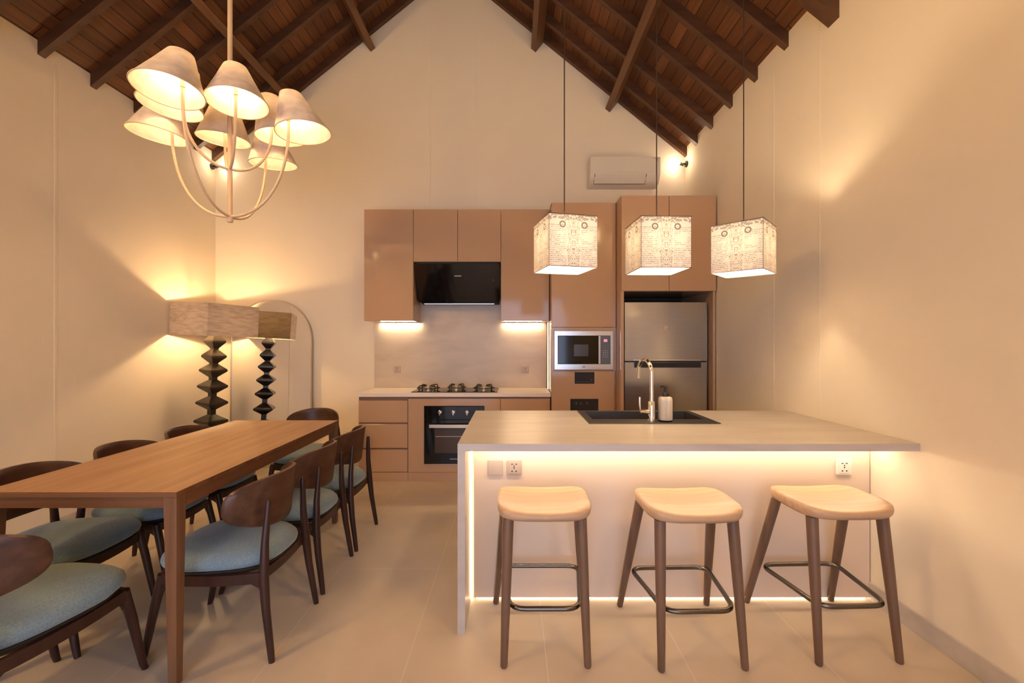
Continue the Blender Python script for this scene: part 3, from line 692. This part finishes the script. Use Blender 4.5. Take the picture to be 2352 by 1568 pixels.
# ================================================================ DINING CHAIRS
def chair():
    t = thing('dining_chair', '', 'chair')
    def plan(r, k, N=44, sc=1.):
        a = 2 * PI * k / N; c, s = math.cos(a), math.sin(a); e = 2 / 3.0
        x = math.copysign(abs(c) ** e, c) * r; y = math.copysign(abs(s) ** e, s) * r
        wx = .225 + .028 * y
        return x * wx * sc, .018 + y * .258 * sc
    def pillow(prof, sc=1.):
        bm = bmesh.new(); V = []
        for r, z in prof:
            V.append([bm.verts.new((*plan(r, k, sc=sc), z + .006 * (plan(r, k)[1] > .15))) for k in range(44)])
        for a, b in zip(V, V[1:]):
            for k in range(44): bm.faces.new((a[k], a[(k + 1) % 44], b[(k + 1) % 44], b[k]))
        bm.faces.new(V[0]); bm.faces.new(V[-1]); return bm
    obj('seat_cushion', pillow([(.05, .476), (.35, .474), (.6, .468), (.8, .458), (.92, .445), (.985, .428), (1.0, .412), (.985, .398), (.94, .389), (.5, .386), (.1, .386)]), M['fabric'], t, smooth=True, world=False)
    obj('seat_shell', pillow([(.1, .385), (.93, .385), (.95, .380), (.90, .362), (.80, .352), (.1, .350)]), M['dark'], t, smooth=True, world=False)
    # rails
    bm = bmesh.new()
    def rail(a, b, bow, w=.02, z0=.335, z1=.379):
        a = Vector(a); b = Vector(b); n = 8; pr = None; d = (b - a).normalized(); nn = Vector((d.y, -d.x))
        for i in range(n + 1):
            u = i / n; c = a.lerp(b, u) + nn * bow * 4 * u * (1 - u); zz = -.006 * 4 * u * (1 - u)
            vs4 = [bm.verts.new((c.x + nn.x * s * w / 2, c.y + nn.y * s * w / 2, z + zz)) for s, z in ((1, z0), (1, z1), (-1, z1), (-1, z0))]
            if pr:
                for k in range(4): bm.faces.new((pr[k], pr[(k + 1) % 4], vs4[(k + 1) % 4], vs4[k]))
            else: bm.faces.new(vs4)
            pr = vs4
        bm.faces.new(pr)
    rail((-.195, -.21), (-.205, .205), -.012); rail((.195, -.21), (.205, .205), .012); rail((-.20, .212), (.20, .212), -.018); rail((-.19, -.205), (.19, -.205), .010)
    # curved brackets between rails and legs
    for sx_ in (-1, 1):
        for y0, y1, yl in ((.205, .13, .225), (-.215, -.13, -.235)):
            prof = [(y0, .345), (y1, .345), ((y0 + y1) / 2, .335), (y0 * .94 + y1 * .06, .315), (yl, .262)]
            prism(bm, prof, 'x', sx_ * .198 - .009, sx_ * .198 + .009)
    obj('seat_frame', bm, M['chairz'], t, smooth=True, world=False)
    for sx_ in (-1, 1):
        bm = bmesh.new(); tube(bm, [(sx_ * .210, .290, 0), (sx_ * .2085, .282, .03), (sx_ * .203, .240, .24), (sx_ * .198, .210, .372)], [.0125, .014, .0185, .020], 14)
        for v in bm.verts:
            if v.co.z < .003: v.co.z = 0
        obj('leg', bm, M['chairz'], t, smooth=True, world=False)
    for sx_ in (-1, 1):
        bm = bmesh.new(); tube(bm, [(sx_ * .212, -.270, 0), (sx_ * .2105, -.266, .03), (sx_ * .200, -.238, .22), (sx_ * .193, -.225, .35), (sx_ * .176, -.220, .50), (sx_ * .160, -.224, .64), (sx_ * .158, -.225, .672), (sx_ * .157, -.226, .682)], [.0125, .014, .0175, .0205, .0165, .0125, .011, .006], 14)
        for v in bm.verts:
            if v.co.z < .003: v.co.z = 0
        obj('leg', bm, M['chairz'], t, smooth=True, world=False)
    # bent plywood backrest
    bm = bmesh.new(); N = 48; F = []; B = []; rs = (0.02, .2, .4, .6, .8, .93, 1.0)
    def surf(x, z, th):
        y = -.238 + .150 * (abs(x) / .232) ** 2.2 + (z - .66) * -.12
        return (x, y + th, z)
    for r in rs:
        f = []; b = []
        for k in range(N):
            a = 2 * PI * k / N; c, s = math.cos(a), math.sin(a)
            e = 2 / 2.5
            x = math.copysign(abs(c) ** e, c) * .232 * r; z = .660 + math.copysign(abs(s) ** (2 / (3.3 if s > 0 else 2.5)), s) * (.116 if s > 0 else .124) * r
            tt = .0125 if r < 1 else .009
            f.append(bm.verts.new(surf(x, z, tt))); b.append(bm.verts.new(surf(x, z, -tt + .0)))
        F.append(f); B.append(b)
    for G, rev in ((F, 0), (B, 1)):
        for a, b in zip(G, G[1:]):
            for k in range(N): bm.faces.new((a[k], a[(k + 1) % N], b[(k + 1) % N], b[k]))
        bm.faces.new(G[0])
    for k in range(N): bm.faces.new((F[-1][k], F[-1][(k + 1) % N], B[-1][(k + 1) % N], B[-1][k]))
    for v in bm.verts: v.co.y += .016
    obj('backrest', bm, M['chairx'], t, smooth=True, world=False)
    return t
c0 = chair(); first = True
for x, y, rz, lb in (
    (-1.795, 1.575, R(-6), 'dining chair at the near end of the table, cut off at the lower left'),
    (-1.310, 2.090, R(90), 'dining chair on the aisle side of the table, nearest its big near leg'),
    (-1.312, 2.600, R(90), 'dining chair on the aisle side of the table, middle of that row'),
    (-1.305, 3.090, R(90), 'dining chair on the aisle side of the table, nearest the kitchen units'),
    (-2.195, 2.115, R(-90), 'dining chair on the wall side of the table, nearest the viewer'),
    (-2.180, 2.605, R(-90), 'dining chair on the wall side of the table, middle of that row'),
    (-2.175, 3.100, R(-90), 'dining chair on the wall side of the table, furthest from the viewer'),
    (-1.778, 3.790, R(180), 'dining chair at the far end of the table, nearest the arched mirror')):
    o = c0 if first else copy_tree(c0); first = False
    o.location = (x, y, 0); o.rotation_euler = (0, 0, rz); o['label'] = lb; o['group'] = 'walnut chairs round the dining table'

# ================================================================ FLOOR LAMP AND MIRROR
lx, ly = -3.035, 4.34
t = thing('floor_lamp', 'floor lamp with stacked black bead column and square woven shade in the corner', 'lamp', (lx, ly, 0))
t.rotation_euler = Euler((0, R(2.6), 0))
rz0 = R(-72 + 45)
def sq(bm, prof):
    lathe(bm, [(r * math.sqrt(2), z) for r, z in prof], 4, Matrix.Rotation(R(-20), 4, 'Z'), ang0=PI / 4)
zs = [1.392, 1.243, 1.103, .944, .780, .598, .400, .200]; ws = [.068, .076, .085, .092, .097, .103, .108, .112]
prof = [(.13, 0), (.13, .03), (.03, .06)]
for z, w_ in list(zip(zs, ws))[::-1]:
    prof += [(.026, z - .068), (w_ * .92, z - .016), (w_, z - .008), (w_, z + .008), (w_ * .92, z + .016), (.026, z + .066)]
prof += [(.012, 1.462), (.012, 1.50)]
bm = bmesh.new(); sq(bm, prof); obj('bead_column', bm, M['beadwood'], t, world=False)
bm = bmesh.new(); a_ = .262; z0, z1 = 1.448, 1.755
rot = Matrix.Rotation(R(-20), 4, 'Z')
vb = [bm.verts.new(rot @ Vector((sx_ * a_, sy_ * a_, z))) for z in (z0, z1) for sx_, sy_ in ((-1, -1), (1, -1), (1, 1), (-1, 1))]
for k in range(4): bm.faces.new((vb[k], vb[(k + 1) % 4], vb[4 + (k + 1) % 4], vb[4 + k]))
sh_ = obj('shade', bm, M['weave'], t, world=False)
bm = bmesh.new()
for z in (z0, z1):
    if z == z1: obj('bottom_wire', bm, M['cream'], sh_, world=False); bm = bmesh.new()
    tube(bm, [tuple(rot @ Vector((sx_ * a_, sy_ * a_, z))) for sx_, sy_ in ((-1, -1), (1, -1), (1, 1), (-1, 1))], .003, 6, closed=True)
tube(bm, [tuple(rot @ Vector((-a_, 0, z1 - .01))), tuple(rot @ Vector((a_, 0, z1 - .01)))], .003, 6)
obj('wire_frame', bm, M['cream'], sh_, world=False)
bm = bmesh.new(); tube(bm, [(0, 0, 1.50), (0, 0, 1.565)], .016, 12); sk = obj('lamp_holder', bm, M['blackm'], t, world=False)
bm = bmesh.new(); ball(bm, (0, 0, 1.60), .03); obj('bulb', bm, M['bulbF'], sk, smooth=True, world=False)
# mirror
t = thing('wall_mirror', 'tall arched floor mirror with thin pale frame leaning on the back wall', 'mirror', (-2.672, 4.80, 0))
t.rotation_euler = Euler((R(-1.0), 0, 0))
hw, zt_ = .447, 1.855
def arch(hw, zt, z0=0., n=40):
    p = [(-hw, z0), (hw, z0)]
    for k in range(n + 1):
        a = PI * k / n; p.append((hw * math.cos(a), zt - hw + hw * math.sin(a)))
    return p
bm = bmesh.new(); A1 = arch(hw, zt_); A2 = arch(hw - .008, zt_ - .008, .008); n = len(A1)
vv = [[bm.verts.new((x, y, z)) for x, z in Q] for Q, y in ((A1, -.012), (A2, -.012), (A2, .012), (A1, .012))]
for i in range(4):
    a, b = vv[i], vv[(i + 1) % 4]
    for k in range(n): bm.faces.new((a[k], a[(k + 1) % n], b[(k + 1) % n], b[k]))
obj('frame', bm, M['gold'], t, world=False)
bm = bmesh.new(); prism(bm, A2, 'y', -.004, .008); obj('mirror_glass', bm, M['mirror'], t, world=False)

# ================================================================ CHANDELIER
cx0, cy0 = -1.725, 2.655
ztop = deck(cx0) - .002
zl, zu = 2.145, 2.434
t = thing('chandelier', 'cream eight-armed chandelier with tilted linen cone shades over the dining table', 'chandelier', (cx0, cy0, zl - .03))
bm = bmesh.new(); tube(bm, [(cx0, cy0, zl - .012), (cx0, cy0, ztop - .02)], .0135, 14)
st_ = obj('stem', bm, M['cream'], t, smooth=True)
bm = bmesh.new(); lathe(bm, [(0, zl - .036), (.016, zl - .034), (.018, zl - .018), (.0145, zl - .014), (.0145, zl + .01)], 18, Matrix.Translation((cx0, cy0, 0))); obj('finial', bm, M['cream'], st_, smooth=True)
bm = bmesh.new(); lathe(bm, [(.055, ztop - .06), (.06, ztop - .055), (.06, ztop - .045), (.0145, ztop - .04)], 20, Matrix.Translation((cx0, cy0, 0))); obj('ceiling_rose', bm, M['cream'], st_, smooth=True)
def light_arm(ang, rad, z_hub, z_rim, tilt=R(6)):
    d = Vector((math.cos(ang), math.sin(ang), 0)); c = Vector((cx0, cy0, 0))
    H = .245; ra = rad * .80
    pts = []
    for k in range(15):
        q = k / 14; a = q * PI / 2
        pts.append(c + d * (ra * math.sin(a) ** .95) + Vector((0, 0, z_hub + (z_rim + .02 - z_hub) * (1 - math.cos(a)) ** 1.05)))
    pts.append(pts[-1] + Vector((0, 0, .06)) + d * .0)
    bm = bmesh.new(); tube(bm, pts, .0082, 10); arm = obj('arm', bm, M['cream'], t, smooth=True)
    top = pts[-1]
    bm = bmesh.new(); tube(bm, [top - Vector((0, 0, .01)), top + Vector((0, 0, .05))], .012, 12); obj('lamp_holder', bm, M['cream'], arm, smooth=True)
    # bulb sits outward of the holder inside the cone
    bc = top + Vector((0, 0, .078)) + d * .004
    bm = bmesh.new(); ball(bm, bc, .028); obj('bulb', bm, M['bulbC'], arm, smooth=True)
    # shade: cone whose axis is tilted, mouth outwards
    axis = (Vector((0, 0, 1)) * math.cos(tilt) - d * math.sin(tilt)).normalized()
    mouth = c + d * rad + Vector((0, 0, z_rim))
    side = axis.cross(d).normalized(); fr = side.cross(axis)
    mt_ = Matrix((( *side, 0), (*fr, 0), (*axis, 0), (0, 0, 0, 1))).transposed(); mt_.translation = mouth
    bm = bmesh.new(); lathe(bm, [(.156, 0), (.139, .042), (.099, .14), (.066, H - .018), (.061, H - .006), (.050, H), (.02, H + .001)], 40, None, close=False)
    for v in bm.verts: v.co.y -= .055 * v.co.z / H          # the cone leans: its top sits back towards the stem
    bmesh.ops.transform(bm, matrix=mt_, verts=bm.verts)
    sh = obj('lamp_shade', bm, M['shade'], arm, smooth=True)
    bm = bmesh.new(); tube(bm, [mt_ @ Vector((0.156 * math.cos(2 * PI * k / 40), 0.156 * math.sin(2 * PI * k / 40), 0)) for k in range(40)], .0032, 6, closed=True)
    obj('shade_rim', bm, M['cream'], sh, smooth=True)
for k in range(4): light_arm(-PI / 2 + k * PI / 2 + R(-2), .455, zl, 2.650)
for k in range(4): light_arm(-PI / 4 + k * PI / 2 - R(5), .285, zu, 2.716, R(5))

# ================================================================ PENDANTS
def pendant(cx, cy, rz, label):
    hs = .14; zb, ztp = 1.788, 2.069
    t = thing('pendant_lamp', label, 'lamp', (cx, cy, zb), group='printed cube pendants over the island')
    rot = Matrix.Translation((cx, cy, 0)) @ Matrix.Rotation(rz, 4, 'Z')
    bm = bmesh.new(); ul = bm.loops.layers.uv.new('uv'); cs = [(-hs, -hs), (hs, -hs), (hs, hs), (-hs, hs)]
    for k in range(4):
        a, b = cs[k], cs[(k + 1) % 4]
        f = bm.faces.new([bm.verts.new(rot @ Vector((*p, z))) for p, z in ((a, zb), (b, zb), (b, ztp), (a, ztp))])
        for l, q in zip(f.loops, ((0, 0), (1, 0), (1, 1), (0, 1))): l[ul].uv = q
    sh = obj('fabric_shade', bm, M['print'], t)
    bm = bmesh.new()
    tube(bm, [rot @ Vector((*p, zb)) for p in cs], .0018, 6, closed=True); obj('bottom_wire', bm, M['cord'], sh); bm = bmesh.new()
    tube(bm, [rot @ Vector((*p, ztp)) for p in cs], .0018, 6, closed=True)
    tube(bm, [rot @ Vector((-hs, 0, ztp - .008)), rot @ Vector((hs, 0, ztp - .008))], .002, 6); tube(bm, [rot @ Vector((0, -hs, ztp - .0085)), rot @ Vector((0, hs, ztp - .0085))], .002, 6)
    obj('wire_frame', bm, M['cord'], sh)
    bm = bmesh.new(); lathe(bm, [(.004, ztp + .01), (.016, ztp), (.018, ztp - .03), (.018, ztp - .07)], 16, Matrix.Translation((cx, cy, 0))); h = obj('lamp_holder', bm, M['white'], t, smooth=True)
    bm = bmesh.new(); ball(bm, (cx, cy, ztp - .102), .03); obj('bulb', bm, M['bulbP'], h, smooth=True)
    zc = deck(cx) - .002
    bm = bmesh.new(); tube(bm, [(cx, cy, ztp + .008), (cx, cy, zc - .02)], .0034, 8); cd_ = obj('cord', bm, M['cord'], t, smooth=True)
    bm = bmesh.new(); lathe(bm, [(.05, zc - .07), (.05, zc - .045), (.004, zc - .04)], 20, Matrix.Translation((cx, cy, 0))); obj('ceiling_cup', bm, M['cord'], cd_, smooth=True)
pendant(.294, 2.485, R(14), 'printed fabric cube pendant nearest the cooker hood')
pendant(.832, 2.520, R(3), 'printed fabric cube pendant hanging in front of the fridge doors, middle of three')
pendant(1.378, 2.600, R(46), 'printed fabric cube pendant turned cornerwise, nearest the right wall')

# ================================================================ AIR CONDITIONER
t = thing('air_conditioner', 'white split air conditioner high on the back wall', 'air conditioner', (1.2, 4.76, 3.09))
prof = [(YB - .002, 3.376), (4.69, 3.376), (4.672, 3.360), (4.668, 3.24), (4.675, 3.19), (4.70, 3.145), (4.745, 3.105), (4.80, 3.088), (YB - .002, 3.088)]
bm = bmesh.new(); prism(bm, prof, 'x', .830, 1.585); obj('casing', bm, M['white'], t, smooth=True, bevel=.004)
bm = bmesh.new(); prism(bm, [(4.665, 3.372), (4.6665, 3.373), (4.6665, 3.20), (4.665, 3.20)], 'x', .838, 1.508); obj('front_cover', bm, M['white'], t)
lv = bmesh.new(); prism(lv, [(4.669, 3.188), (4.673, 3.186), (4.742, 3.103), (4.738, 3.101)], 'x', .885, 1.43); fl = obj('flap', lv, M['white'], t)
bm = bmesh.new(); gl = mat('flap_gap', (.10, .06, .04), .6)
tube(bm, [(.880, 4.672, 3.188), (.880, 4.737, 3.103), (1.435, 4.737, 3.103), (1.435, 4.672, 3.188)], .0032, 6); obj('flap_gap', bm, gl, fl)
bm = bmesh.new(); tube(bm, [(1.545, 4.6665, 3.355), (1.552, 4.6665, 3.345), (1.545, 4.6665, 3.335), (1.552, 4.6665, 3.325)], .0018, 6); obj('logo', bm, gl, t)
# ================================================================ SPOTLIGHTS
def spot(bx, bz, wx, label):
    """bracket on the side wall near the gable corner, lamp head pointing into the room and upwards"""
    t = thing('wall_spotlight', label, 'spotlight', (wx, 4.80, bz - .03), group='small spotlights in the gable corners')
    s = -1 if wx > 0 else 1
    bm = bmesh.new(); tube(bm, [(wx, 4.80, bz), (wx + s * .016, 4.80, bz)], .033, 20); obj('mount', bm, M['blackm'], t, smooth=True)
    bm = bmesh.new(); tube(bm, [(wx + s * .016, 4.80, bz), (wx + s * .045, 4.79, bz)], .009, 10); obj('arm', bm, M['gunmetal'], t, smooth=True)
    hx = wx + s * .05
    bm = bmesh.new(); a = Vector((hx - s * .006, 4.80, bz - .012)); b = Vector((bx, 4.77, bz + .006)); tube(bm, [a, a.lerp(b, .5), a.lerp(b, .8)], [.012, .016, .018], 14); h = obj('head', bm, M['gunmetal'], t, smooth=True)
    bm = bmesh.new(); ball(bm, b, .022); obj('bulb', bm, M['bulbS'], h, smooth=True)
spot(1.815, 3.346, XR, 'small bright spotlight in the gable corner beside the air conditioner')
spot(-3.205, 3.32, XL, 'small bright spotlight in the gable corner seen through the chandelier')

# ================================================================ FILL GLOBES added out of view to supply general room light
for lx_, ly_, z0, lb in ((-2.95, .15, 3.12, 'added globe lamp out of view for general light, nearer the left wall'), (1.45, .15, 3.25, 'added globe lamp out of view for general light, nearer the right wall')):
    t = thing('fill_globe_lamp', lb, 'lamp', (lx_, ly_, z0), group='added globe lamps out of view')
    bm = bmesh.new(); ball(bm, (lx_, ly_, z0 + .18), .18, 3); obj('glass_globe', bm, M['globeL' if lx_ < 0 else 'globe'], t, smooth=True)
    bm = bmesh.new(); lathe(bm, [(.05, .352), (.05, .385), (.012, .40)], 20, Matrix.Translation((lx_, ly_, z0))); obj('cap', bm, M['gold'], t, smooth=True)
    bm = bmesh.new(); tube(bm, [(lx_, ly_, z0 + .395), (lx_, ly_, deck(lx_) - .01)], .005, 8); obj('cord', bm, M['cord'], t, smooth=True)
